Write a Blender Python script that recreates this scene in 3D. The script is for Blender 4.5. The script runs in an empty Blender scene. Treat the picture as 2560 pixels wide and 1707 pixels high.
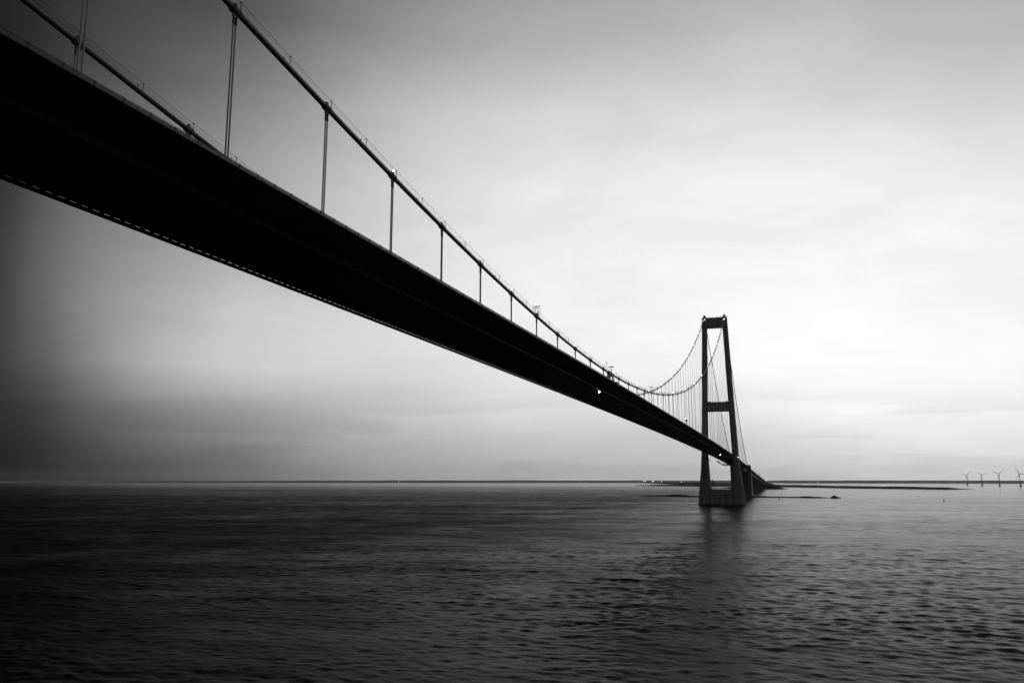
import bpy, math, random
import numpy as np
from mathutils import Vector, Matrix, noise

random.seed(7)
WAVE_SLOPE = .125
S = bpy.context.scene
COL = S.collection

# ---------------------------------------------------------------- camera
YAW, PITCH, ROLL = 0.3161, 0.1682, 0.0004
cy, sy, cp, sp = math.cos(YAW), math.sin(YAW), math.cos(PITCH), math.sin(PITCH)
fwd = Vector((cy * cp, sy * cp, sp)); rgt = Vector((sy, -cy, 0)); upv = rgt.cross(fwd)
r2 = math.cos(ROLL) * rgt + math.sin(ROLL) * upv
u2 = -math.sin(ROLL) * rgt + math.cos(ROLL) * upv
cam_d = bpy.data.cameras.new('camera')
cam = bpy.data.objects.new('camera', cam_d)
COL.objects.link(cam)
cam_d.sensor_width = 36
cam_d.lens = 36 * 2053.7 / 2560
cam_d.clip_start = 0.5
cam_d.clip_end = 120000
M = Matrix((r2, u2, -fwd)).transposed().to_4x4()
M.translation = Vector((-341.92, -80.92, 31.8))
cam.matrix_world = M
S.camera = cam

# ---------------------------------------------------------------- sky
SUN_AZ, SUN_EL = math.radians(3), math.radians(34)      # azimuth measured from +X towards +Y
W = bpy.data.worlds.new('World'); S.world = W; W.use_nodes = True
nt = W.node_tree; nt.nodes.clear()


def N(t, tree=None, **kw):
    n = (tree or nt).nodes.new(t)
    for k, v in kw.items():
        setattr(n, k, v)
    return n


class G:
    """tiny node-graph helper"""
    def __init__(s, tree):
        s.t = tree

    def put(s, sock, v):
        if hasattr(v, 'is_output') or isinstance(v, bpy.types.NodeSocket):
            s.t.links.new(v, sock)
        else:
            sock.default_value = v

    def m(s, op, a, b=None, c=None, clamp=False):
        n = s.t.nodes.new('ShaderNodeMath'); n.operation = op; n.use_clamp = clamp
        s.put(n.inputs[0], a)
        if b is not None: s.put(n.inputs[1], b)
        if c is not None: s.put(n.inputs[2], c)
        return n.outputs[0]

    def v(s, op, a, b=None, scale=None):
        n = s.t.nodes.new('ShaderNodeVectorMath'); n.operation = op
        s.put(n.inputs[0], a)
        if b is not None: s.put(n.inputs[1], b)
        if scale is not None: s.put(n.inputs[3], scale)
        return n.outputs[1] if op in ('LENGTH', 'DOT_PRODUCT') else n.outputs[0]

    def sep(s, a):
        n = s.t.nodes.new('ShaderNodeSeparateXYZ'); s.put(n.inputs[0], a)
        return n.outputs

    def comb(s, x, y, z):
        n = s.t.nodes.new('ShaderNodeCombineXYZ')
        s.put(n.inputs[0], x); s.put(n.inputs[1], y); s.put(n.inputs[2], z)
        return n.outputs[0]

    def ramp(s, fac, pts, lo, hi, interp='EASE'):
        """piecewise curve through (x, value) points"""
        n = s.t.nodes.new('ShaderNodeFloatCurve')
        c = n.mapping.curves[0]
        xs = [((x - lo) / (hi - lo), y) for x, y in pts]
        c.points[0].location = xs[0]; c.points[1].location = xs[-1]
        for q in xs[1:-1]:
            c.points.new(*q)
        for q in c.points: q.handle_type = 'AUTO_CLAMPED'
        n.mapping.update()
        f = s.m('DIVIDE', s.m('SUBTRACT', fac, lo), hi - lo, clamp=True)
        s.put(n.inputs['Value'], f)
        return n.outputs[0]

    def noise(s, vec, scale, detail=3, rough=.5, dist=0., color=False):
        n = s.t.nodes.new('ShaderNodeTexNoise')
        s.put(n.inputs['Vector'], vec)
        n.inputs['Scale'].default_value = scale
        n.inputs['Detail'].default_value = detail
        n.inputs['Roughness'].default_value = rough
        n.inputs['Distortion'].default_value = dist
        return n.outputs['Color' if color else 'Fac']


g = G(nt)
tc = N('ShaderNodeTexCoord')
dx, dy, dz = g.sep(g.v('NORMALIZE', tc.outputs['Generated']))
az = g.m('MULTIPLY', g.m('ARCTAN2', dy, dx), 180 / math.pi)
el = g.m('MULTIPLY', g.m('ARCSINE', g.m('ABSOLUTE', dz)), 180 / math.pi)
# overcast veil: brightness of the cloud cover by azimuth (columns) and elevation (rows), brightest over the strait ahead,
# thick dark cloud to the left and behind
AZS = [-14, -9, -4, 1, 6, 11, 16, 21, 26, 31, 36, 40, 43, 46, 49, 52]
SKY = [
    (0, [0.658, 0.632, 0.589, 0.525, 0.515, 0.494, 0.439, 0.379, 0.318, 0.232, 0.138, 0.086, 0.052, 0.026, 0.008, 0.004]),
    (2.2, [0.791, 0.788, 0.735, 0.643, 0.581, 0.568, 0.542, 0.482, 0.414, 0.325, 0.219, 0.149, 0.101, 0.054, 0.021, 0.011]),
    (4.5, [0.93, 0.947, 0.92, 0.837, 0.73, 0.697, 0.7, 0.648, 0.568, 0.468, 0.349, 0.264, 0.183, 0.104, 0.042, 0.02]),
    (7.5, [0.918, 0.947, 0.951, 0.938, 0.905, 0.87, 0.816, 0.759, 0.705, 0.652, 0.596, 0.504, 0.375, 0.22, 0.093, 0.035]),
    (11, [0.898, 0.925, 0.934, 0.928, 0.914, 0.897, 0.87, 0.81, 0.736, 0.659, 0.577, 0.469, 0.368, 0.252, 0.118, 0.038]),
    (15, [0.85, 0.891, 0.907, 0.903, 0.898, 0.891, 0.86, 0.79, 0.693, 0.58, 0.459, 0.368, 0.298, 0.217, 0.112, 0.035]),
    (20, [0.734, 0.794, 0.819, 0.826, 0.823, 0.813, 0.786, 0.714, 0.612, 0.492, 0.374, 0.296, 0.237, 0.17, 0.09, 0.028]),
    (25, [0.533, 0.59, 0.61, 0.637, 0.649, 0.641, 0.625, 0.573, 0.483, 0.365, 0.239, 0.158, 0.116, 0.077, 0.041, 0.017]),
    (30, [0.397, 0.398, 0.46, 0.444, 0.416, 0.404, 0.392, 0.355, 0.288, 0.199, 0.11, 0.076, 0.063, 0.049, 0.03, 0.016]),
    (34, [0.396, 0.399, 0.455, 0.409, 0.35, 0.322, 0.309, 0.276, 0.224, 0.159, 0.094, 0.074, 0.065, 0.051, 0.032, 0.018]),
]
SKY.append((50, [v * .55 + .02 for v in SKY[-1][1]]))
SKY.append((90, [.12] * len(AZS)))


def sky_row(vals):
    e = max(vals[0], .05)
    pts = [(-60, .4 * e), (-40, .8 * e), (-25, .97 * e)] + list(zip(AZS, vals)) + [(56, vals[-1] * .6 + .002), (62, .012), (70, .010)]
    return g.ramp(az, pts, -60, 70)


veil = sky_row(SKY[0][1])
for (e0, _), (e1, vals) in zip(SKY, SKY[1:]):
    t_ = g.m('DIVIDE', g.m('SUBTRACT', el, float(e0)), float(e1 - e0), clamp=True)
    veil = g.m('ADD', g.m('MULTIPLY', veil, g.m('SUBTRACT', 1., t_)), g.m('MULTIPLY', sky_row(vals), t_))
veil = g.m('ADD', g.m('MULTIPLY', veil, g.ramp(az, [(-180, .3), (-120, .35), (-60, 1), (180, 1)], -180, 180)),
           g.ramp(az, [(-180, .07), (-100, .0), (70, 0), (120, .03), (180, .07)], -180, 180))
# cloud texture, streaky and soft
cv = g.comb(g.m('MULTIPLY', az, .045), g.m('MULTIPLY', el, .13), .3)
tilt = g.comb(g.m('ADD', g.m('MULTIPLY', az, .03), g.m('MULTIPLY', el, .10)), g.m('MULTIPLY', g.m('SUBTRACT', el, g.m('MULTIPLY', az, .45)), .10), 4.)
c1 = g.noise(cv, 1.3, 5, .55, .6)
c2 = g.noise(tilt, 1.1, 6, .6, 1.0)
cl = g.m('ADD', 1., g.m('ADD', g.m('MULTIPLY', g.m('SUBTRACT', c1, .5), .22), g.m('MULTIPLY', g.m('SUBTRACT', c2, .5), .27)))
veil = g.m('MULTIPLY', veil, cl)
# low cloud bank along the horizon
bk = g.noise(g.comb(g.m('MULTIPLY', az, .05), g.m('MULTIPLY', el, .45), 9.), 1.2, 5, .55, .4)
bank = g.m('MULTIPLY', g.ramp(el, [(0, .35), (2, .9), (4, .8), (6, .3), (9, 0), (90, 0)], 0, 90), g.ramp(bk, [(0, 0), (.45, 0), (.62, 1), (1, 1)], 0, 1))
veil = g.m('MULTIPLY', veil, g.m('SUBTRACT', 1., g.m('MULTIPLY', bank, .13)))
sky = N('ShaderNodeTexSky', sky_type='NISHITA', sun_disc=False)
sky.sun_elevation = SUN_EL
sky.sun_rotation = math.pi / 2 - SUN_AZ
sky.air_density = 1.0; sky.dust_density = 3.0
bw = N('ShaderNodeRGBToBW'); nt.links.new(sky.outputs[0], bw.inputs[0])
# clear sky seen faintly through the veil
lum = g.m('ADD', g.m('MULTIPLY', veil, 9.9), g.m('MULTIPLY', g.m('MULTIPLY', bw.outputs[0], .02), veil))
bg = N('ShaderNodeBackground'); bg.inputs['Strength'].default_value = .1
nt.links.new(lum, bg.inputs['Color'])
nt.links.new(bg.outputs[0], N('ShaderNodeOutputWorld').inputs['Surface'])

# ---------------------------------------------------------------- veiled sun
sd = bpy.data.lights.new('sun', 'SUN'); sd.energy = .1; sd.angle = math.radians(60); sd.color = (1, 1, 1)
so = bpy.data.objects.new('sun', sd); COL.objects.link(so)
sdir = Vector((math.cos(SUN_EL) * math.cos(SUN_AZ), math.cos(SUN_EL) * math.sin(SUN_AZ), math.sin(SUN_EL)))
so.rotation_euler = sdir.to_track_quat('Z', 'Y').to_euler()
so.location = (0, 0, 600)

S.view_settings.view_transform = 'Standard'
S.view_settings.look = 'None'
S.view_settings.exposure = 0
S.view_settings.gamma = 1
S.cycles.use_denoising = True
S.cycles.max_bounces = 6
S.cycles.volume_bounces = 0
S.cycles.sample_clamp_indirect = .5

# ---------------------------------------------------------------- materials


def mat(name, base, rough=.6, var=.0, scale=1., metal=0., streak=0., vert=False, bump=0., mortar=0.):
    m = bpy.data.materials.new(name); m.use_nodes = True
    t = m.node_tree; b = t.nodes['Principled BSDF']
    b.inputs['Roughness'].default_value = rough
    b.inputs['Metallic'].default_value = metal
    b.inputs['Specular IOR Level'].default_value = .05 if base < .03 else .5
    h = G(t)
    co = t.nodes.new('ShaderNodeTexCoord').outputs['Object']
    x, y, z = h.sep(co)
    n1 = h.noise(co, scale, 5, .6)
    f = h.m('ADD', 1 - var / 2 * 1.0, h.m('MULTIPLY', n1, var))
    if streak:
        sv = h.comb(h.m('MULTIPLY', x, .6), h.m('MULTIPLY', y, .6), h.m('MULTIPLY', z, .035))
        n2 = h.ramp(h.noise(sv, 1., 5, .65, .4), [(0, 0), (.4, .1), (.6, .9), (1, 1)], 0, 1)
        f = h.m('MULTIPLY', f, h.m('ADD', 1 - streak, h.m('MULTIPLY', n2, streak * 2)))
    if mortar:      # pour joints of the concrete, every four metres
        fr = h.m('FRACT', h.m('DIVIDE', z, 4.))
        ln = h.m('LESS_THAN', fr, .07)
        pn = h.noise(h.comb(0., 0., h.m('FLOOR', h.m('DIVIDE', z, 4.))), 3.7, 0)
        f = h.m('MULTIPLY', f, h.m('SUBTRACT', h.m('ADD', .8, h.m('MULTIPLY', pn, .4)), h.m('MULTIPLY', ln, mortar)))
    cc = h.comb(h.m('MULTIPLY', f, base), h.m('MULTIPLY', f, base), h.m('MULTIPLY', f, base))
    t.links.new(cc, b.inputs['Base Color'])
    if bump:
        bn = t.nodes.new('ShaderNodeBump'); bn.inputs['Strength'].default_value = bump
        t.links.new(n1, bn.inputs['Height']); t.links.new(bn.outputs[0], b.inputs['Normal'])
    return m


def emat(name, strength):
    m = bpy.data.materials.new(name); m.use_nodes = True
    b = m.node_tree.nodes['Principled BSDF']
    b.inputs['Base Color'].default_value = (.8, .8, .8, 1)
    b.inputs['Emission Color'].default_value = (1, 1, 1, 1)
    b.inputs['Emission Strength'].default_value = strength
    m.cycles.emission_sampling = 'NONE'
    return m


CONC = mat('tower_concrete', .25, .85, .5, .12, streak=.35, mortar=.22)
CONC2 = mat('pier_concrete', .12, .85, .5, .1, streak=.4, mortar=.15)
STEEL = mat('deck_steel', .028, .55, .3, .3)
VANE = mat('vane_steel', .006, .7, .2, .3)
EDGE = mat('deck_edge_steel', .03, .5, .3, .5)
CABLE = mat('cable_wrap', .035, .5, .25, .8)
ROPE = mat('hanger_rope', .36, .5, .2, 2.)
CLAMP = mat('clamp_steel', .06, .6, .3, 2.)
ASPH = mat('asphalt', .05, .9, .3, .5)
GIRD = mat('viaduct_steel', .55, .6, .2, .2)
TURB = mat('turbine_paint', .6, .5, .05, .1)
DARK = mat('dark_metal', .05, .6, .2, 1.)
ROCK = mat('reef_rock', .05, .95, .6, .25, bump=.3)
LAND = mat('island_ground', .018, .95, .8, .03)
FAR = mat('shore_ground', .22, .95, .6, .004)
LEAF = mat('foliage', .04, .9, .6, .5)
WALLW = mat('lighthouse_wall', .35, .8, .2, 1.)
LAMP = emat('lamp_glow', 10.)
LAMPB = emat('lamp_glow_bright', 30.)
LAMPF = emat('shore_glow', 5.)

# water
WM = bpy.data.materials.new('sea_water'); WM.use_nodes = True
wt_ = WM.node_tree; wb = wt_.nodes['Principled BSDF']; h = G(wt_)
pos = wt_.nodes.new('ShaderNodeNewGeometry').outputs['Position']
px, py, pz = h.sep(pos)
rot = wt_.nodes.new('ShaderNodeMapping'); wt_.links.new(pos, rot.inputs['Vector'])
rot.inputs['Rotation'].default_value = (0, 0, math.radians(-12))
rx, ry, rz = h.sep(rot.outputs[0])
half = (.5, .5, .5)


def slope(sx, sy_, amp, det=2, seed=0.):
    v = h.comb(h.m('MULTIPLY', rx, sx), h.m('MULTIPLY', ry, sy_), seed)
    c = h.noise(v, 1., det, .55, .3, color=True)
    return h.v('SCALE', h.v('SUBTRACT', c, half), scale=amp)


def add(a, b): return h.v('ADD', a, b)


# distance from the swell-resolved part of the sea mesh
dist = h.v('LENGTH', h.comb(h.m('ADD', px, 342.), h.m('ADD', py, 81.), 0.))
farw = h.m('DIVIDE', h.m('SUBTRACT', dist, 250.), 1200., clamp=True)
s1 = h.v('SCALE', slope(1 / 4.2, 1 / 11.0, .34, 2, 1.), scale=farw)
s2 = slope(1 / .8, 1 / 1.8, .09, 3, 5.)
s3 = h.v('SCALE', slope(1 / 14., 1 / 40., .25, 2, 9.), scale=farw)
pt = h.noise(h.comb(h.m('MULTIPLY', rx, 1 / 45.), h.m('MULTIPLY', ry, 1 / 60.), 2.), 1., 8, .68, .4)
pt2 = h.noise(h.comb(h.m('MULTIPLY', rx, 1 / 220.), h.m('MULTIPLY', ry, 1 / 1400.), 12.), 1., 3, .5, 1.)
pt = h.m('MAXIMUM', .25, h.m('ADD', h.m('ADD', 1., h.m('MULTIPLY', h.m('SUBTRACT', pt, .5), 1.7)), h.m('MULTIPLY', h.m('SUBTRACT', pt2, .5), .7)))
slk = h.noise(h.comb(h.m('MULTIPLY', rx, 1 / 260.), h.m('MULTIPLY', ry, 1 / 1500.), 7.), 1., 4, .55, 1.6)
slk = h.m('SUBTRACT', 1., h.m('MULTIPLY', h.m('MULTIPLY', h.m('SUBTRACT', slk, .53, clamp=True), 6., clamp=True), .45))
tt = h.m('DIVIDE', px, 6000., clamp=True)
shel = h.m('SUBTRACT', 1., h.m('MULTIPLY', h.m('POWER', tt, .7), .8))
side = h.m('ADD', .85, h.m('MULTIPLY', h.m('DIVIDE', h.m('ADD', py, 100.), 270., clamp=True), 2.3))
amp = h.m('MULTIPLY', h.m('MULTIPLY', h.m('MULTIPLY', pt, slk), shel), side)
sl = h.v('SCALE', add(add(s1, s2), s3), scale=amp)
nx, ny, _ = h.sep(sl)
gn = wt_.nodes.new('ShaderNodeNewGeometry').outputs['Normal']
nrm = h.v('NORMALIZE', h.v('ADD', gn, h.comb(nx, h.m('MULTIPLY', ny, 1.25), 0.)))
wt_.links.new(nrm, wb.inputs['Normal'])
wb.inputs['Base Color'].default_value = (.003, .003, .003, 1)
wt_.links.new(h.m('ADD', .05, h.m('MULTIPLY', amp, .17)), wb.inputs['Roughness'])
wb.inputs['IOR'].default_value = 1.043

# ---------------------------------------------------------------- mesh helpers


class MB:
    def __init__(s): s.v = []; s.f = []

    def quadstrip(s, rings, close=True, caps=True):
        b = len(s.v); n = len(rings[0])
        for r in rings: s.v += [tuple(p) for p in r]
        for i in range(len(rings) - 1):
            for j in range(n if close else n - 1):
                k = (j + 1) % n
                s.f.append((b + i * n + j, b + i * n + k, b + (i + 1) * n + k, b + (i + 1) * n + j))
        if caps and close:
            s.f.append(tuple(b + j for j in range(n))[::-1])
            s.f.append(tuple(b + (len(rings) - 1) * n + j for j in range(n)))

    def box(s, x0, x1, y0, y1, z0, z1, tx=0, ty=0):
        a = [(x0, y0), (x1, y0), (x1, y1), (x0, y1)]
        cx, cy_ = (x0 + x1) / 2, (y0 + y1) / 2
        hx, hy = (x1 - x0) / 2 - tx, (y1 - y0) / 2 - ty
        t = [(cx - hx, cy_ - hy), (cx + hx, cy_ - hy), (cx + hx, cy_ + hy), (cx - hx, cy_ + hy)]
        s.quadstrip([[(p[0], p[1], z0) for p in a], [(p[0], p[1], z1) for p in t]])

    def tube(s, pts, r, n=6, caps=True):
        pts = [Vector(p) for p in pts]
        rings = []
        for i, p in enumerate(pts):
            d = (pts[min(i + 1, len(pts) - 1)] - pts[max(i - 1, 0)]).normalized()
            ref = Vector((0, 1, 0)) if abs(d.y) < .9 else Vector((0, 0, 1))
            a = d.cross(ref).normalized(); b = d.cross(a)
            rr = r[i] if isinstance(r, (list, tuple)) else r
            rings.append([p + rr * (math.cos(2 * math.pi * k / n) * a + math.sin(2 * math.pi * k / n) * b) for k in range(n)])
        s.quadstrip(rings, caps=caps)

    def ball(s, c, r, n=8, m=5, sz=1.):
        rings = []
        for i in range(m + 1):
            t = math.pi * i / m
            rr = max(r * math.sin(t), r * .02)
            rings.append([(c[0] + rr * math.cos(2 * math.pi * k / n), c[1] + rr * math.sin(2 * math.pi * k / n), c[2] - r * sz * math.cos(t)) for k in range(n)])
        s.quadstrip(rings)

    def build(s, name, m, parent=None, smooth=False, loc=(0, 0, 0)):
        me = bpy.data.meshes.new(name)
        me.from_pydata(s.v, [], s.f); me.update()
        me.materials.append(m)
        if smooth:
            for p in me.polygons: p.use_smooth = True
        o = bpy.data.objects.new(name, me); COL.objects.link(o)
        o.location = loc
        if parent: o.parent = parent
        return o


def thing(name, label, cat, loc=(0, 0, 0), group=None):
    o = bpy.data.objects.new(name, None); COL.objects.link(o)
    o.empty_display_size = 1
    o.location = loc; o['label'] = label; o['category'] = cat
    if group: o['group'] = group
    return o


def tag(o, label, cat, group=None):
    o['label'] = label; o['category'] = cat
    if group: o['group'] = group
    return o


def node(name, parent, loc=(0, 0, 0)):
    o = bpy.data.objects.new(name, None); COL.objects.link(o); o.parent = parent; o.location = loc
    return o


def structure(o): o['kind'] = 'structure'; return o


# ---------------------------------------------------------------- sea
CX, CY = -342., -81.
radii = [.0, 8., 16., 24.]
while radii[-1] < 18800:
    r_ = radii[-1]
    radii.append(r_ + (max(.4, r_ * .0028) if r_ < 2200 else r_ * .05))
azm = []
a_ = -180.
while a_ < 180:
    azm.append(math.radians(a_))
    a_ += .13 if -26 <= a_ <= 62 else (1. if -40 <= a_ <= 76 else 6.)
azm = np.array(azm); rad = np.array(radii[1:])
dth = np.diff(np.append(azm, azm[0] + 2 * math.pi))
dr = np.diff(np.append(rad, rad[-1] * 1.05))
RR, TT = np.meshgrid(rad, azm, indexing='ij')
spc = np.maximum(np.broadcast_to(dr[:, None], RR.shape), RR * np.maximum(dth, np.roll(dth, 1))[None, :])
PX = CX + RR * np.cos(TT); PY = CY + RR * np.sin(TT)
PZ = np.zeros_like(PX)
rs = np.random.RandomState(5)
NW = 130
fadeo = np.clip((2150 - RR) / 900, 0, 1)
# gusts: patches where the sea is rougher
gust = np.zeros_like(PX)
for _ in range(12):
    kx, ky, ph = rs.normal(0, 1 / 30.), rs.normal(0, 1 / 160.), rs.uniform(0, 6.28)
    gust += np.sin(PX * kx + PY * ky + ph)
gust = np.clip(1 + .09 * gust, .6, 1.35) * (.95 + .5 * np.clip((PY + 70) / 400, 0, 1))
for i in range(NW + 60):
    if i < NW:      # wind ripples
        lam = 1.1 * (6.0 / 1.1) ** rs.rand(); tot = WAVE_SLOPE * math.sqrt(2 / NW); spread = 34
    else:           # longer, lower waves that still read far out
        lam = 5 * (34 / 5) ** rs.rand(); tot = .045 * math.sqrt(2 / 60); spread = 30
    th = math.radians(-12 + rs.normal(0, spread))
    k = 2 * math.pi / lam
    sa = tot * rs.uniform(.6, 1.4)
    res_ = np.clip((lam / spc - 2.5) / 2.5, 0, 1)
    ph = k * (PX * math.cos(th) + PY * math.sin(th)) + rs.uniform(0, 6.28)
    PZ += sa / k * res_ * np.sin(ph + .35 * np.sin(ph))
PZ *= fadeo * gust
nr, na = PX.shape
vco = np.concatenate([np.array([[CX, CY, 0.]]), np.stack([PX, PY, PZ], -1).reshape(-1, 3)])
i0 = np.arange(nr - 1)[:, None] * na; j0 = np.arange(na)[None, :]; j1 = (j0 + 1) % na
quads = (np.stack([i0 + j0, i0 + na + j0, i0 + na + j1, i0 + j1], -1).reshape(-1, 4) + 1).astype(np.int32)
tris = np.stack([np.zeros(na, int), 1 + np.arange(na), 1 + (np.arange(na) + 1) % na], -1).astype(np.int32)
me = bpy.data.meshes.new('water')
me.vertices.add(len(vco)); me.vertices.foreach_set('co', vco.astype(np.float32).ravel())
nl = len(quads) * 4 + len(tris) * 3
me.loops.add(nl); me.loops.foreach_set('vertex_index', np.concatenate([tris.ravel(), quads.ravel()]))
me.polygons.add(len(quads) + len(tris))
ls = np.concatenate([np.arange(len(tris)) * 3, len(tris) * 3 + np.arange(len(quads)) * 4]).astype(np.int32)
me.polygons.foreach_set('loop_start', ls)
me.polygons.foreach_set('use_smooth', np.ones(len(ls), bool))
me.update(calc_edges=True); me.validate()
me.materials.append(WM)
wo = bpy.data.objects.new('water', me); COL.objects.link(wo); structure(wo)

# ---------------------------------------------------------------- bridge
K = 0.72e-5


def ztop(x):            # road level at the hanger line
    if abs(x) < 1215: return 73.7 - K * x * x
    return 73.7 - K * 1215 ** 2 - 2 * K * 1215 * (abs(x) - 1215)


def zcab(x):
    ax = abs(x)
    if ax <= 812: return 76.44 + 181.76 * (ax / 812) ** 2
    t = (ax - 812) / 535
    return 258.2 + (61.6 - 258.2) * t - 2.756e-4 * (ax - 812) * (1347 - ax)


bridge = thing('suspension_bridge', 'long dark suspension bridge crossing the strait on a tall H-shaped concrete tower', 'bridge')

# deck
XS = [-600 + 12 * i for i in range(162)] + [1346]
mb = MB()
sec = [(0, .25), (11.8, 0), (13.9, -.72), (14.9, -.90), (15.5, -1.32), (8.6, -4.2), (-8.6, -4.2), (-15.5, -1.32), (-14.9, -.90), (-13.9, -.72), (-11.8, 0)]
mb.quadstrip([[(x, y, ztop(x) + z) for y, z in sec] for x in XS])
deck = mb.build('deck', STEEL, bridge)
mb = MB()
mb.quadstrip([[(x, y, ztop(x) + z) for y, z in [(-11.5, .06), (11.5, .06), (11.5, .10), (0, .32), (-11.5, .10)]] for x in XS])
mb.build('roadway', ASPH, deck)
for sgn in (-1, 1):
    mb = MB()
    for (y, z, r) in [(15.35, -.64, .05)]:
        mb.tube([(x, sgn * y, ztop(x) + z) for x in XS], r, 4)
    x = -600.
    while x < 1346:
        mb.box(x - .07, x + .07, sgn * 15.35 - .09, sgn * 15.35 + .09, ztop(x) - 1.4, ztop(x) - .6)
        x += 4
    mb.quadstrip([[(x, sgn * y, ztop(x) + z) for y, z in [(15.32, -1.22), (15.38, -1.22), (15.38, -.74), (15.32, -.74)]] for x in XS])
    mb.build('edge_railing', EDGE, deck)
    mb = MB()       # inner guard rail at the carriageway
    for z in (.1, .4):
        mb.tube([(x, sgn * 12.4, ztop(x) + z) for x in XS], .05, 4)
    x = -600.
    while x < 1346:
        mb.box(x - .05, x + .05, sgn * 12.4 - .05, sgn * 12.4 + .05, ztop(x) - .3, ztop(x) + .42)
        x += 4
    mb.build('guard_rail', EDGE, deck)
    mb = MB()       # guide vane below the lower corner, on brackets every two metres
    mb.quadstrip([[(x, sgn * y, ztop(x) + z) for y, z in [(9.56, -4.52), (9.66, -4.50), (9.66, -3.855), (9.56, -3.855)]] for x in XS])
    x = -600.
    while x < 1346:
        zt = ztop(x)
        mb.box(x - .38, x + .38, min(sgn * 9.55, sgn * 9.67), max(sgn * 9.55, sgn * 9.67), zt - 4.4, zt - 3.7)
        x += 1.9925
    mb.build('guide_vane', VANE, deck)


def lamp(parent, loc, r=.3, m=None, name='lamp'):
    b = MB(); b.ball((0, 0, 0), r, 8, 6)
    return b.build(name, m or LAMP, parent, True, loc)


# midspan navigation lamp, its arm and the small ones on the far side
zt = ztop(0)
nav = node('navigation_light', bridge, (0, 0, 0))
mb = MB()
mb.tube([(0, -15.7, zt - 1.0), (0, -15.7, zt - 1.9), (-1, -9.5, zt - 4.25), (-2, -8.4, zt - 4.45)], [.35, .35, .25, .2], 6)
mb.box(-1.2, 1.2, -16.1, -15.5, zt - 2.2, zt - .7)
mb.build('bracket', DARK, nav)
lamp(nav, (-2.4, -8.6, zt - 4.85), .27, LAMPB)
nav2 = node('navigation_light', bridge)
mb = MB(); mb.tube([(3, 8.6, zt - 3.6), (3, 9.6, zt - 3.9), (3, 9.8, zt - 4.6)], .15, 6); mb.build('bracket', DARK, nav2)
lamp(nav2, (3, 9.8, zt - 4.3), .16); lamp(nav2, (3, 9.5, zt - 3.2), .1)
lamp(nav2, (1.5, 9.9, zt - 4.35), .12)
nav3 = node('navigation_light', bridge)
zz = ztop(737)
mb = MB(); mb.tube([(737, -5.5, zz - 4.1), (737, -5.5, zz - 4.6)], .2, 6); mb.build('bracket', DARK, nav3)
lamp(nav3, (737, -5.5, zz - 5.1), .36, LAMPB)

# central clamp: triangular plates tying cable to deck
for sgn in (-1, 1):
    mb = MB()
    for dx0, dx1 in ((-5, -9), (-1.5, -5.5), (1.2, 5.2)):
        zc = zcab(dx0)
        mb.quadstrip([[(dx0 - .8, sgn * 13.5 - .25, zc), (dx0 + .8, sgn * 13.5 - .25, zc), (dx0 + .8, sgn * 13.5 + .25, zc), (dx0 - .8, sgn * 13.5 + .25, zc)],
                      [(dx1 - .9, sgn * 13.5 - .25, ztop(dx1) - .1), (dx1 + .9, sgn * 13.5 - .25, ztop(dx1) - .1), (dx1 + .9, sgn * 13.5 + .25, ztop(dx1) - .1), (dx1 - .9, sgn * 13.5 + .25, ztop(dx1) - .1)]])
    mb.box(-7, 3, sgn * 13.5 - .62, sgn * 13.5 + .62, zcab(0) - .62, zcab(0) + .62)
    mb.build('central_clamp', CLAMP, bridge)

# cables and hand ropes
for sgn in (-1, 1):
    Y = 13.5 * sgn
    xs = [-700 + 8 * i for i in range(int(1512 / 8) + 1)]
    mb = MB()
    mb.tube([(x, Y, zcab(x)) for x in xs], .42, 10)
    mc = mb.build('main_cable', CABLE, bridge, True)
    mb = MB()
    mb.tube([(812 + 535 * i / 60, Y, zcab(812 + 535 * i / 60)) for i in range(61)], .42, 8)
    mb.build('side_cable', CABLE, mc, True)
    mb = MB()
    for q in (-.55, .55):
        mb.tube([(x, Y + q, zcab(x) + 1.35) for x in xs], .035, 4)
        mb.tube([(x, Y + q, zcab(x) + .9) for x in xs], .02, 4)
        x = -616 + 12 * 0
        while x < 800:
            z = zcab(x)
            mb.box(x - .04, x + .04, Y + q - .04, Y + q + .04, z + .1, z + 1.35)
            mb.box(x - .12, x + .12, Y + q - .08, Y + q + .08, z + 1.28, z + 1.44)
            x += 12
    mb.build('hand_rope', DARK, mc)


def hanger_pos():
    out = []
    for n in range(-14, 34):
        if n == 0: continue
        out.append((n, math.copysign(16.4 + 24 * (abs(n) - 1), n)))
    for k in range(21):
        out.append((200 + k, 812 + 26 + 24 * k))
    return out


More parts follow.
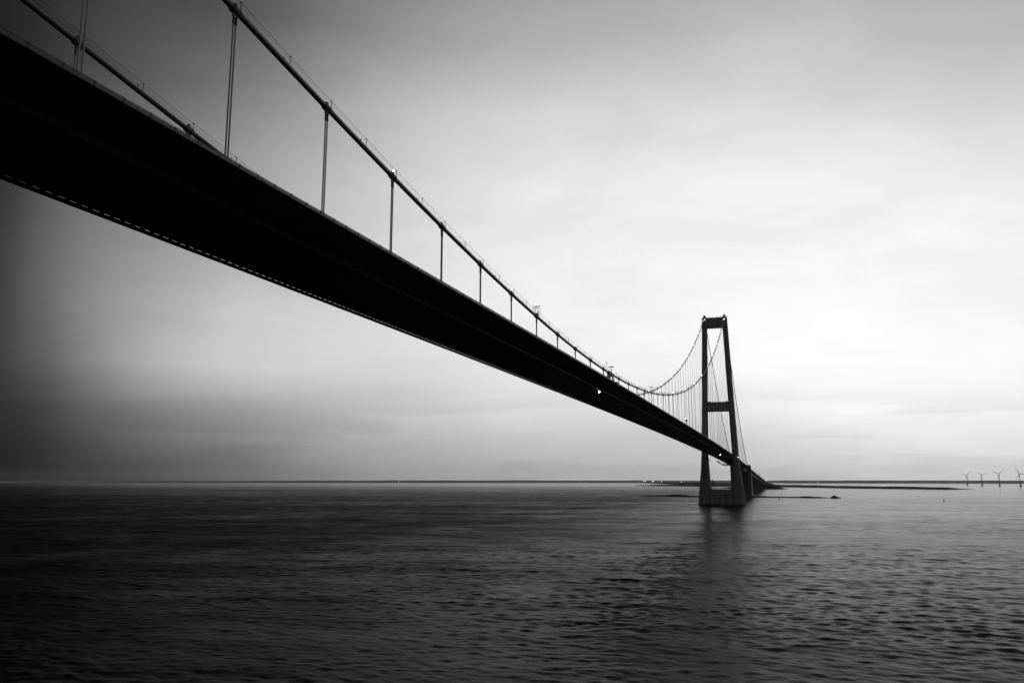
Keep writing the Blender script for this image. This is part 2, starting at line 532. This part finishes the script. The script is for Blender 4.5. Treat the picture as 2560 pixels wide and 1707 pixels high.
def hanger_mesh(b, c, x, Y):
    zc, z0 = zcab(x), ztop(x) + .05
    d = .27
    if zc - z0 > 2.2:
        for q in (-d, d):
            b.tube([(x + q, Y, zc - 1.9), (x + q, Y, z0)], .115, 6)
            c.tube([(x + q, Y, zc - .3), (x + q, Y, zc - 2.1)], .17, 6)
        b.box(x - .5, x + .5, Y - .15, Y + .15, z0 - .05, z0 + .45)
    else:
        b.tube([(x - d, Y, zc - .4), (x - d, Y, z0)], .13, 5)
        b.tube([(x + d, Y, zc - .4), (x + d, Y, z0)], .13, 5)
    sl = (zcab(x + 1) - zcab(x - 1)) / 2
    t = Vector((1, 0, sl)).normalized(); nn = Vector((-t.z, 0, t.x))
    P = Vector((x, Y, zc))
    for a, r in ((.95, .60),):
        rings = []
        for tt_ in (-a, -a * .8, a * .8, a):
            rr = r if abs(tt_) < a * .9 else r - .1
            rings.append([P + t * tt_ + rr * (math.cos(q * math.pi / 5) * nn + math.sin(q * math.pi / 5) * Vector((0, 1, 0))) for q in range(10)])
        c.quadstrip(rings)
    # top lug and bottom lug
    c.box(x - .5, x + .5, Y - .12, Y + .12, zc - 1.0, zc)
    c.box(x - .22, x + .22, Y - .16, Y + .16, zc + .3, zc + 1.0)


cnt = 0
rest = {-1: (MB(), MB()), 1: (MB(), MB())}
# the hundred that show largest: near cable of the main span, the near ones and the tower half of the far cable
for sgn in (-1, 1):
    Y = 13.5 * sgn
    for n, x in hanger_pos():
        near = False
        if sgn == -1 and n < 200 and n >= -12: near = True
        if sgn == -1 and n >= 200: near = False
        if sgn == 1 and (n < -8 or 2 <= n < 200): near = True
        if near and cnt < 90:
            b, c = MB(), MB()
            b0, c0 = MB(), MB()
            hanger_mesh(b0, c0, x, Y)
            b0.v = [(a - x, bb - Y, cc - ztop(x)) for a, bb, cc in b0.v]
            c0.v = [(a - x, bb - Y, cc - ztop(x)) for a, bb, cc in c0.v]
            ho = b0.build('hanger', ROPE, bridge, False, (x, Y, ztop(x)))
            c0.build('cable_clamp', CLAMP, ho)
            cnt += 1
        else:
            hanger_mesh(rest[sgn][0], rest[sgn][1], x, Y)
        if (n < 200 and n % 3 == 0 or n >= 200 and n % 3 == 1) and (sgn < 0 or x > 100):
            lp = lamp(bridge, (x + .3, Y, zcab(x) + 1.35), (.2 if x < 300 else .2), LAMP, 'cable_lamp')
allb, allc = MB(), MB()
for s_ in (-1, 1):
    for src, dst in ((rest[s_][0], allb), (rest[s_][1], allc)):
        o_ = len(dst.v); dst.v += src.v; dst.f += [tuple(i + o_ for i in f) for f in src.f]
hs = allb.build('hanger', ROPE, bridge); hs['kind'] = 'stuff'
hc = allc.build('cable_clamp', CLAMP, hs); hc['kind'] = 'stuff'
lamp(bridge, (5, -13.5, zcab(0) + 1.4), .25, LAMP, 'cable_lamp')

# frames standing on the cables at the fifth hangers and at midspan


def frame_on(x, Y, kind):
    mb = MB(); z = zcab(x)
    if kind == 'cage':
        for q in (-1.05, 1.05):
            mb.tube([(x, Y + q, z + .2), (x, Y + q, z + 3.0)], .05, 4)
        for q in (-.45, .45):
            mb.tube([(x, Y + q, z + .4), (x, Y + q, z + 2.75)], .09, 4)
        mb.box(x - .1, x + .1, Y - 1.2, Y + 1.2, z + 3.0, z + 3.14)
        mb.box(x - .1, x + .1, Y - .6, Y + .6, z + 2.6, z + 2.8)
        mb.box(x - .1, x + .1, Y - .6, Y + .9, z + .6, z + .78)
        mb.box(x - .3, x + .3, Y - .3, Y + .5, z + .3, z + 1.0)
    else:
        mb.tube([(x, Y, z + .3), (x, Y, z + 3.1)], .08, 5)
        mb.box(x - .35, x + .35, Y - 1.15, Y + 1.15, z + 3.0, z + 3.3)
        mb.tube([(x + 1.4, Y + .2, z + .2), (x + 1.4, Y + .2, z + 2.2)], .06, 4)
    return mb.build('cable_frame', DARK, bridge)


frame_on(-112.4, -13.5, 'cage'); frame_on(0, -13.5, 'T'); frame_on(112.4, -13.5, 'T'); frame_on(112.4, 13.5, 'cage')
mb = MB(); mb.tube([(-12, -14, ztop(-12)), (-12, -14, 79.5)], .06, 5); mb.ball((-12, -14, 79.7), .28)
mb.build('weather_mast', DARK, bridge)
zb = ztop(280)
bx = node('signal_post', bridge, (280, -14, zb))
mb = MB(); mb.tube([(0, 0, 0), (0, 0, 2.6)], .14, 6); mb.box(-.6, .6, -.7, .7, 2.3, 4.3); mb.box(-.8, .8, -.9, .9, 5.1, 5.2); mb.tube([(0, .7, 4.3), (0, .7, 5.1)], .06, 4); mb.tube([(0, -.7, 4.3), (0, -.7, 5.1)], .06, 4)
mb.build('signal_box', DARK, bx)
lamp(bx, (0, 0, 4.7), .3, LAMPB)

# inspection gantry under the side span
zg = ztop(1000)
mb = MB()
path = [(17.2, -3.2), (15.6, -4.6), (9.5, -8.6), (-9.5, -8.6), (-15.6, -4.6), (-17.2, -1.2)]
path2 = [(17.4, -4.4), (15.8, -5.9), (9.7, -9.9), (-9.7, -9.9), (-15.8, -5.9), (-17.4, -2.4)]
for xx in (999, 1002):
    mb.tube([(xx, y, zg + z) for y, z in path], .5, 5)
    mb.tube([(xx, y, zg + z) for y, z in path2], .65, 5)
for i in range(15):
    y = -14 + 2 * i
    mb.tube([(999, y, zg + (-8.6 if abs(y) < 10 else -5.6)), (999, y, zg + (-9.9 if abs(y) < 10 else -6.9))], .1, 4)
mb.box(998.6, 1002.4, -9.6, 9.6, zg - 10.1, zg - 9.8)
for y in (-8, 8):
    mb.tube([(1000.5, y, zg - 4.0), (1000.5, y, zg - 8.6)], .25, 5)
mb.box(998, 1003, 16.8, 18.2, zg - 4.6, zg - 2.7)
mb.build('inspection_gantry', DARK, bridge)

# tower
TX = 812
tower = node('tower', bridge, (TX, 0, 0))


def interp(t, z):
    for (a, b), (c, d) in zip(t, t[1:]):
        if z <= c: return b + (d - b) * (z - a) / (c - a)
    return t[-1][1]


OUT = [(-3, 30.6), (2, 30.3), (21, 28.7), (46, 25.9), (70, 24.2), (98, 23.0), (132, 21.5), (241, 17.4), (256, 16.8)]
INN = [(-3, 14.0), (21, 14.0), (50, 15.0), (62, 15.8), (75, 15.8), (100, 14.6), (130, 13.9), (241, 10.6), (256, 10.3)]
DEP = [(-3, 9.5), (21, 8.3), (70, 6.4), (130, 5.5), (256, 4.6)]


def leg_sec(z, s, cut=.0):
    o, i, d = interp(OUT, z), interp(INN, z), interp(DEP, z)
    c = 1.0 + 2.2 * (1 - z / 256)     # chamfered corners
    p = [(-d, i + c), (-d, o - c), (-d + c, o), (d - c, o), (d, o - c), (d, i + c), (d - c, i), (-d + c, i)]
    return [(x, s * y, z) for x, y in p]


zs = [-3, 2, 8, 14, 21, 28, 36, 46, 55, 62, 70, 75, 85, 98, 110, 125, 138] + [138 + 10.3 * i for i in range(1, 11)] + [249, 255.9]
for s_ in (-1, 1):
    mb = MB(); mb.quadstrip([leg_sec(z, s_) for z in zs])
    lg = mb.build('leg', CONC, tower)
    mb = MB()
    mb.box(-5.2, 5.2, s_ * 13.4 - 1.7, s_ * 13.4 + 1.7, 255.9, 258.9, 1.2, .35)
    mb.tube([(-2, s_ * 13.4 - 1, 258.5), (-2, s_ * 13.4 - 1, 261.6)], .12, 4)
    mb.tube([(2, s_ * 13.4 + .8, 258.5), (2, s_ * 13.4 + .8, 261)], .12, 4)
    mb.build('saddle_housing', CONC2, tower)
    lamp(tower, (-5.8, s_ * 13.2, 252.6), .38, LAMP, 'tower_lamp')


def beam(z0, z1, dz_top=0, inset=.35):
    mb = MB(); rings = []
    for y in [-1, -.8, 0, .8, 1]:
        for_ = []
        i0, i1 = interp(INN, z0) + .6, interp(INN, z1) + .6
        d = interp(DEP, (z0 + z1) / 2) - inset
        for_ = [(-d, y * i0, z0), (d, y * i0, z0), (d, y * i1, z1), (-d, y * i1, z1)]
        rings.append(for_)
    mb.quadstrip(rings)
    # recessed panel ribs on the faces
    i = interp(INN, z0)
    for sx in (-1, 1):
        mb.box(sx * d - .25, sx * d + .25, -i, i, z1 - 1.2, z1 - .2)
        mb.box(sx * d - .25, sx * d + .25, -i, i, z0 + .3, z0 + 1.3)
    return mb.build('cross_beam', CONC, tower)


beam(241.3, 255.6); beam(125.5, 138.0)
mb = MB()
for (z, i) in ((138.0, 13.4), (255.6, 11)):
    for q in (-4.4, 4.4):
        mb.tube([(q, -i, z + 1.2), (q, i, z + 1.2)], .08, 4)
        for k in range(9): mb.tube([(q, -i + 2 * i * k / 8, z - .3), (q, -i + 2 * i * k / 8, z + 1.2)], .06, 4)
for y in (-11.5, -12.5, 10.5, 12):
    mb.box(-4.5, -3, y - .6, y + .6, 138.0, 139.2)
mb.build('beam_railing', DARK, tower)
lamp(tower, (-4.6, .3, 256.3), .3, LAMP, 'tower_lamp')
lamp(tower, (-8.2, -24.0, 63.5), .3, LAMP, 'tower_lamp')
mb = MB()       # strut between the legs at the water
mb.quadstrip([[(-8.6, y, -3), (8.6, y, -3), (7.6, y, 18), (7.2, y, 21.0), (-7.2, y, 21.0), (-7.6, y, 18)] for y in (-15, 15)])
for s_ in (-1, 1):
    mb.quadstrip([[(-7.2, s_ * (13 + .9), 20.9), (7.2, s_ * 13.9, 20.9), (7.2, s_ * 13.9, 23.5)], [(-7.2, s_ * 13.9, 20.9), (-7.2, s_ * 11.5, 20.9), (-7.2, s_ * 13.9, 23.5)]])
mb.build('base_strut', CONC, tower)
mb = MB()       # caisson edge, weed-dark at the waterline
mb.box(-9.9, 9.9, -31.0, 31.0, -4, 1.9, .3, .3)
mb.build('caisson', DARK, tower)
mb = MB(); mb.box(-6, -5, 15.0 - 1.2, 15.3, 59, 60.6); mb.tube([(-7, 14.3, 60), (-7, 14.3, 62.5)], .2, 4)
mb.build('access_platform', DARK, tower)

# ---------------------------------------------------------------- anchor block
ab = thing('anchor_block', 'massive dark concrete anchor block standing in the sea behind the tower', 'anchorage', (1347, 0, 0))
mb = MB()
mb.box(-10, 105, -25, 25, -4, 4.5, 1, 1)
mb.build('caisson', CONC2, ab)
for s_ in (-1, 1):
    y0, y1 = s_ * 12.5, s_ * 18.5
    mb = MB()
    pr = [(0, 3), (104, 3), (102, 14), (22, 62.5), (3, 63.0), (-1, 61)]
    mb.quadstrip([[(a, y0, b) for a, b in pr], [(a, y1 + s_ * .6, b) for a, b in pr]])
    mb.build('side_wall', CONC2, ab)
mb = MB(); mb.box(2, 30, -13, 13, 4, 50); mb.build('pier', CONC2, ab)
mb = MB(); mb.box(2, 9, -19.5, -13, 50, 63.4); mb.box(2, 9, 13, 19.5, 50, 63.4); mb.build('splay_housing', CONC2, ab)

# ---------------------------------------------------------------- approach viaduct
ZV = ztop(1347)


def zv(x): return ZV - .0175 * (x - 1347)


vd = thing('approach_viaduct', 'long approach viaduct sloping down from the anchor block to the island', 'viaduct', (1347, 0, 0))
mb = MB()
vs = [(0, .2), (12.9, 0), (12.9, -.9), (6.5, -2.2), (4.2, -7.0), (-4.2, -7.0), (-6.5, -2.2), (-12.9, -.9), (-12.9, 0)]
vx = [4 + 48 * i for i in range(38)]
mb.quadstrip([[(x, y, zv(x + 1347) + z) for y, z in vs] for x in vx])
vg = mb.build('girder', GIRD, vd)
mb = MB()
for s_ in (-1, 1):
    mb.quadstrip([[(x, s_ * y, zv(x + 1347) + z) for y, z in [(12.6, 0), (12.95, 0), (12.95, 1.1), (12.6, 1.1)]] for x in vx])
mb.build('parapet', GIRD, vg)
for k in range(8):
    x = 150 + 193 * k
    if x > 1780: break
    zt_ = zv(1347 + x) - 7.0
    mb = MB()
    mb.box(-3, 3, -8, 8, -3, 6)
    mb.box(-2.4, 2.4, -6.0, 6.0, 6, zt_, .3, 1.2)
    mb.build('pier', CONC2, vd, False, (x, 0, 0))
for (x, y, hh) in ((812, -13.2, 8), (175, -13.2, 3), (1701, -13.2, 3)):
    z = zv(1347 + x)
    q = node('lamp_post', vd, (x, y, z))
    mb = MB(); mb.tube([(0, 0, 0), (0, 0, hh)], .25, 5); mb.box(-.6, .6, -1.6, 1.6, hh - 2.4, hh - 1.2) if hh > 5 else mb.box(-.5, .5, -.5, .5, hh - .6, hh)
    mb.build('post', DARK, q)
    if hh < 5: lamp(q, (0, -.3, hh + .6), .45)

# ---------------------------------------------------------------- island and spits


def land(name, pts, z, m, seed, rough=1., step=60., kind=True):
    """a low hump following a centre line: pts = (x, y, halfwidth, height)"""
    mb = MB(); rings = []
    P = []
    for a, b in zip(pts, pts[1:]):
        L = math.dist(a[:2], b[:2]); n = max(1, int(L / step))
        for i in range(n):
            t = i / n
            P.append([a[j] + (b[j] - a[j]) * t for j in range(4)])
    P.append(list(pts[-1]))
    for i, p in enumerate(P):
        a = P[max(i - 1, 0)]; b = P[min(i + 1, len(P) - 1)]
        d = Vector((b[0] - a[0], b[1] - a[1], 0)).normalized(); nn = Vector((-d.y, d.x, 0))
        ring = []
        for k in range(13):
            u = -1 + k / 6.
            w = p[2] * (1 + .15 * noise.noise(Vector((i * .7, seed, u * .3))))
            hh = p[3] * max(0, (1 - abs(u) ** 3)) * (1 + rough * .35 * noise.noise(Vector((i * .45 + seed, u * 1.5, seed))))
            q = Vector((p[0], p[1], 0)) + nn * u * w
            ring.append((q.x, q.y, hh if 0 < k < 12 else -1.5))
        rings.append(ring)
    mb.quadstrip(rings, close=False)
    o = mb.build(name, m, None, True)
    return structure(o)


land('island', [(3345, -790, 8, .6), (3375, -745, 26, 3), (3375, -700, 50, 8), (3500, -640, 90, 8.6), (3880, -420, 130, 9), (4430, -250, 160, 9.5), (4700, -100, 200, 10.5), (4880, 50, 240, 12),
                (5050, 200, 300, 19), (5100, 330, 320, 23), (5150, 430, 290, 19), (5200, 540, 230, 13), (5350, 700, 150, 8), (5600, 900, 60, 4)], 0, LAND, 3)
land('embankment', [(3215, -92, 6, .5), (3220, -78, 24, 2.6), (3228, -60, 45, 6.5), (3245, -30, 60, 16), (3280, 0, 80, 26), (3330, 40, 80, 20), (3400, 110, 60, 10), (3480, 180, 20, 2)], 0, LAND, 8, .5, 12)
land('sand_spit', [(5450, 620, 12, 1.0), (5250, 520, 25, 2.2), (5000, 420, 40, 3), (4700, 330, 40, 3)], 0, LAND, 11)
land('sand_spit', [(3500, 290, 10, 1.4), (3450, 225, 14, 2.6), (3440, 195, 8, 1.6), (3430, 130, 8, 1.2)], 0, LAND, 14)
land('reef', [(1452, 214, 3.0, 1.2), (1445, 190, 5, 2.2), (1435, 160, 6, 3.0), (1425, 140, 7, 4.2), (1410, 116, 7, 3.8), (1402, 100, 6, 2.4), (1398, 60, 5, 2.2), (1392, 25, 5, 2.4)], 0, ROCK, 21, 1.2, 4)
land('reef', [(1392, -18, 6, 3.4), (1390, -40, 5, 2.6), (1386, -60, 5, 1.8), (1380, -100, 5, 2.0), (1376, -115, 6, 3.0), (1375, -135, 6, 2.6), (1374, -148, 4, 1.6), (1373, -158, 3, 1.0), (1372, -161, 2, .4)], 0, ROCK, 31, 1.2, 4)
land('rock_mound', [(1372, -162, 2, .6), (1371, -165, 5, 2.6), (1371, -169, 7, 5.0), (1371, -172, 7, 4.6), (1371, -176, 6, 2.2), (1371, -183, 3, .6)], 0, ROCK, 41, 1.0, 2)

# far shore: a long low wooded coast about fifteen kilometres off
mb = MB(); rings = []
a0, a1 = -30., 72.
for i in range(900):
    a = math.radians(a0 + (a1 - a0) * i / 899)
    R0 = 15200 + 500 * noise.noise(Vector((i * .012, 3, 0)))
    aa = a0 + (a1 - a0) * i / 899
    hh = (47 - 13 * min(1, max(0, (aa - 26) / 16))) + 9 * noise.noise(Vector((i * .03, 1, 0))) + 4 * noise.noise(Vector((i * .15, 5, 0))) + 2.5 * noise.noise(Vector((i * .8, 7, 0)))
    e = max(0, min(1, (i - 2) / 20))
    c, s_ = math.cos(a), math.sin(a)
    rings.append([(c * r - 342, s_ * r - 81, z) for r, z in ((R0, -1), (R0 + 60, hh * .30), (R0 + 260, hh * .72), (R0 + 800, hh), (R0 + 1600, hh * .8), (R0 + 2200, -3))])
mb.quadstrip(rings, close=False)
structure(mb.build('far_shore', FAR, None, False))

# lighthouse and trees on the island hill
lh = thing('lighthouse', 'small pale lighthouse tower on the wooded island hill seen between the tower legs', 'lighthouse', (4960, 345, 22))
mb = MB(); mb.tube([(0, 0, 0), (0, 0, 9), (0, 0, 17)], [5, 4, 3.2], 10); mb.build('tower', WALLW, lh, True)
mb = MB(); mb.tube([(0, 0, 17), (0, 0, 17.6)], 4.4, 10); mb.tube([(0, 0, 17.6), (0, 0, 20.5)], 2.2, 8); mb.tube([(0, 0, 20.5), (0, 0, 24)], [2.6, .3], 8)
mb.build('lantern_room', DARK, lh)


def tree(x, y, z, hgt, label, seed):
    t = thing('tree', label, 'tree', (x, y, z), 'trees on the island hill')
    rnd = random.Random(seed)
    mb = MB(); mb.tube([(0, 0, -1), (0, 0, hgt * .55)], [hgt * .05, hgt * .02], 5)
    for k in range(4):
        a = k * 1.6 + seed
        mb.tube([(0, 0, hgt * .3), (math.cos(a) * hgt * .22, math.sin(a) * hgt * .22, hgt * .6)], [.3, .1], 4)
    mb.build('trunk', DARK, t)
    mb = MB()
    for k in range(420):
        a = rnd.uniform(0, 6.283); rr = rnd.random() ** .5 * hgt * .42; zz = rnd.gauss(.62, .17) * hgt
        rr *= max(.15, 1 - ((zz / hgt - .58) / .45) ** 2)
        c = Vector((math.cos(a) * rr, math.sin(a) * rr, max(hgt * .2, zz)))
        u = Vector((rnd.gauss(0, 1), rnd.gauss(0, 1), rnd.gauss(0, 1))).normalized(); w = u.orthogonal().normalized()
        s0 = hgt * rnd.uniform(.04, .09); b = len(mb.v)
        mb.v += [tuple(c + u * s0), tuple(c + w * s0), tuple(c - u * s0), tuple(c - w * s0)]; mb.f.append((b, b + 1, b + 2, b + 3))
    mb.build('crown', LEAF, t)


for i, (x, y, hgt, lb) in enumerate([(4800, 395, 17, 'leftmost broad tree crown left of the lighthouse'), (4810, 383, 15, 'second tree from the left on the island hill, lower than its neighbours'),
                                     (4800, 370, 18, 'tallest tree of the clump left of the lighthouse'), (4815, 358, 14, 'small tree touching the left side of the lighthouse'),
                                     (4820, 333, 13, 'lone low tree just right of the lighthouse')]):
    tree(x + 130, y, 21, hgt, lb, i + 1)

# ---------------------------------------------------------------- low bridge beyond the island
lb_ = thing('low_bridge', 'distant low bridge on many short piers running left from the island, lamps along it', 'bridge', (6000, 640, 0))
A0 = Vector((6200, 560, 0)); A1 = Vector((7514, 771, 0)); A2 = Vector((17400, 2940, 0))
dirv = (A2 - A1).normalized(); nrmv = Vector((-dirv.y, dirv.x, 0))
org = Vector((6000, 640, 0))


def lbp(s, off=0): return A1 + dirv * s + nrmv * off - org


def lz(s): return 22 - max(0, s) * .0002


mb = MB(); ss = [-1600 + 300 * i for i in range(38)]
mb.quadstrip([[tuple(lbp(s, -12) + Vector((0, 0, lz(s) - 6.5))), tuple(lbp(s, 12) + Vector((0, 0, lz(s) - 6.5))), tuple(lbp(s, 12) + Vector((0, 0, lz(s) + 1))), tuple(lbp(s, -12) + Vector((0, 0, lz(s) + 1)))] for s in ss])
mb.build('deck', CONC2, lb_)
k = 0
s = -1400.
while s < 9500 and k < 60:
    q = lbp(s)
    mb = MB()
    mb.quadstrip([[(dirv.x * a + nrmv.x * b, dirv.y * a + nrmv.y * b, z) for a, b in ((-6, -14), (6, -14), (6, 14), (-6, 14))] for z in (-3, lz(s) - 6.5)])
    mb.build('pier', CONC2, lb_, False, tuple(q))
    s += 165; k += 1
LS = [(1591, 1203.0), (1594, 1202.6), (1598, 1202.8), (1610, 1202.2), (1613, 1202.4), (1631, 1203), (1633, 1202.8), (1654, 1203.6), (1703, 1204.6), (1582, 1203.5), (1584, 1202.5), (1580, 1204.5), (1586, 1203.4)]
for (u, v) in LS:
    d = (u - 1280) / 2053.7 * r2 - (v - 853.5) / 2053.7 * u2 + fwd
    o3 = M.translation
    den = d.x * dirv.y - d.y * dirv.x
    w = A1 - o3
    t = (w.x * dirv.y - w.y * dirv.x) / den
    P = o3 + d * t
    q = node('lamp_post', lb_, tuple(P - org))
    mb = MB(); mb.tube([(0, 0, -8), (0, 0, -.5)], .5, 5); mb.build('post', DARK, q)
    lamp(q, (0, 0, 1), t * .0003, LAMPF)

# ---------------------------------------------------------------- wind turbines


def turbine(x, y, hub, R, angs, yaw, label):
    t = thing('wind_turbine', label, 'wind turbine', (x, y, 0), 'offshore wind turbines at the right edge')
    mb = MB(); mb.tube([(0, 0, -2), (0, 0, 3), (0, 0, 7), (0, 0, 8)], [5, 7, 8.5, 8.5], 12); mb.build('foundation', DARK, t)
    mb = MB(); mb.tube([(0, 0, 8), (0, 0, hub * .5), (0, 0, hub)], [2.7, 2.3, 1.8], 12); mb.build('tower', TURB, t, True)
    c, s = math.cos(yaw), math.sin(yaw)          # rotor axis
    ax = Vector((c, s, 0)); sd_ = Vector((-s, c, 0))
    mb = MB(); H = Vector((0, 0, hub + 1.5))
    mb.tube([H - ax * 7, H - ax * 6, H + ax * 3.4, H + ax * 4], [1.4, 2.2, 2.2, 1.6], 8); mb.build('nacelle', TURB, t)
    rt = node('rotor', t, tuple(H + ax * 5.5))
    mb = MB(); mb.tube([-ax * 1.6, ax * .4, ax * 2.2], [1.9, 1.9, .3], 8); mb.build('hub', TURB, rt, True)
    for a in angs:
        a = math.radians(a)
        d = sd_ * math.cos(a) + Vector((0, 0, 1)) * math.sin(a); pd = ax.cross(d)
        mb = MB(); rings = []
        for f_, w, th in ((0, 1.0, 1.0), (.08, 1.1, .9), (.2, 2.0, .6), (.5, 1.35, .35), (.8, .8, .2), (1, .25, .08)):
            P = d * R * f_
            rings.append([P + pd * w, P + ax * th, P - pd * w, P - ax * th])
        mb.quadstrip([[tuple(q) for q in r] for r in rings]); mb.build('blade', TURB, rt)


turbine(7651, -1567, 79, 52, (165, 48, 285), math.pi - .15, 'leftmost offshore wind turbine, one blade level to the left and one up to the right')
turbine(7146, -1578, 80, 44, (140, 20, 262), math.pi - .15, 'second wind turbine from the left, a blade hanging beside its mast')
turbine(6461, -1553, 83, 46, (152, 40, 276), math.pi - .15, 'third wind turbine from the left with two blades raised like a V')
turbine(5757, -1519, 78, 47, (118, -4, 236), math.pi - .15, 'rightmost and largest wind turbine, one blade pointing right past the edge of view')

# ---------------------------------------------------------------- buoys and shore lamps
for (x, y, hh, lb) in ((1210.4, -70.8, 3.6, 'spar buoy in front of the reef just right of the tower foot'),
                       (1231.8, 181.2, 3.4, 'spar buoy below the left tip of the reef, left of the tower'),
                       (1173.6, -326.3, 3.6, 'lone spar buoy far right, below the wind turbines'),
                       (1828.9, -72, 4.0, 'spar buoy between the reef and the island spit')):
    t = thing('buoy', lb, 'buoy', (x, y, 0), 'spar buoys on the strait')
    mb = MB(); mb.tube([(0, 0, -1), (0, 0, .5), (0, 0, .9)], [1.0, 1.0, .5], 10); mb.build('float', DARK, t, True)
    mb = MB(); mb.tube([(0, 0, .8), (.1, 0, hh)], [.42, .3], 6); mb.box(-.5, .6, -.5, .5, hh - .9, hh); mb.build('mast', DARK, t)
for (u, v, r, lb) in ((996.5, 1203.6, 1., 'single lamp on the far shore left of the picture centre'), (1449, 1204, .8, 'single lamp on the far shore just left of the lit low bridge'), (2045.5, 1205.3, .9, 'single lamp on the far shore right of the island bridgehead')):
    d = ((u - 1280) / 2053.7 * r2 - (v - 853.5) / 2053.7 * u2 + fwd)
    rr = 15000 / math.hypot(d.x, d.y)
    P = M.translation + d * rr
    t = thing('shore_lamp', lb, 'lamp', (P.x, P.y, 0), 'lamps on the far shore')
    mb = MB(); mb.tube([(0, 0, -1), (0, 0, P.z)], .8, 6); mb.build('post', DARK, t)
    lamp(t, (0, 0, P.z), 3.6 * r, LAMPF)

# ---------------------------------------------------------------- haze
hz = MB(); hz.box(-19200, 18600, -19000, 19000, -5, 268)
HM = bpy.data.materials.new('haze'); HM.use_nodes = True
ht = HM.node_tree; ht.nodes.clear()
vo = ht.nodes.new('ShaderNodeVolumePrincipled')
vo.inputs['Density'].default_value = .8e-5
vo.inputs['Anisotropy'].default_value = .65
vo.inputs['Color'].default_value = (.9, .9, .9, 1)
ht.links.new(vo.outputs[0], ht.nodes.new('ShaderNodeOutputMaterial').inputs['Volume'])
ho = hz.build('haze', HM); ho['kind'] = 'stuff'
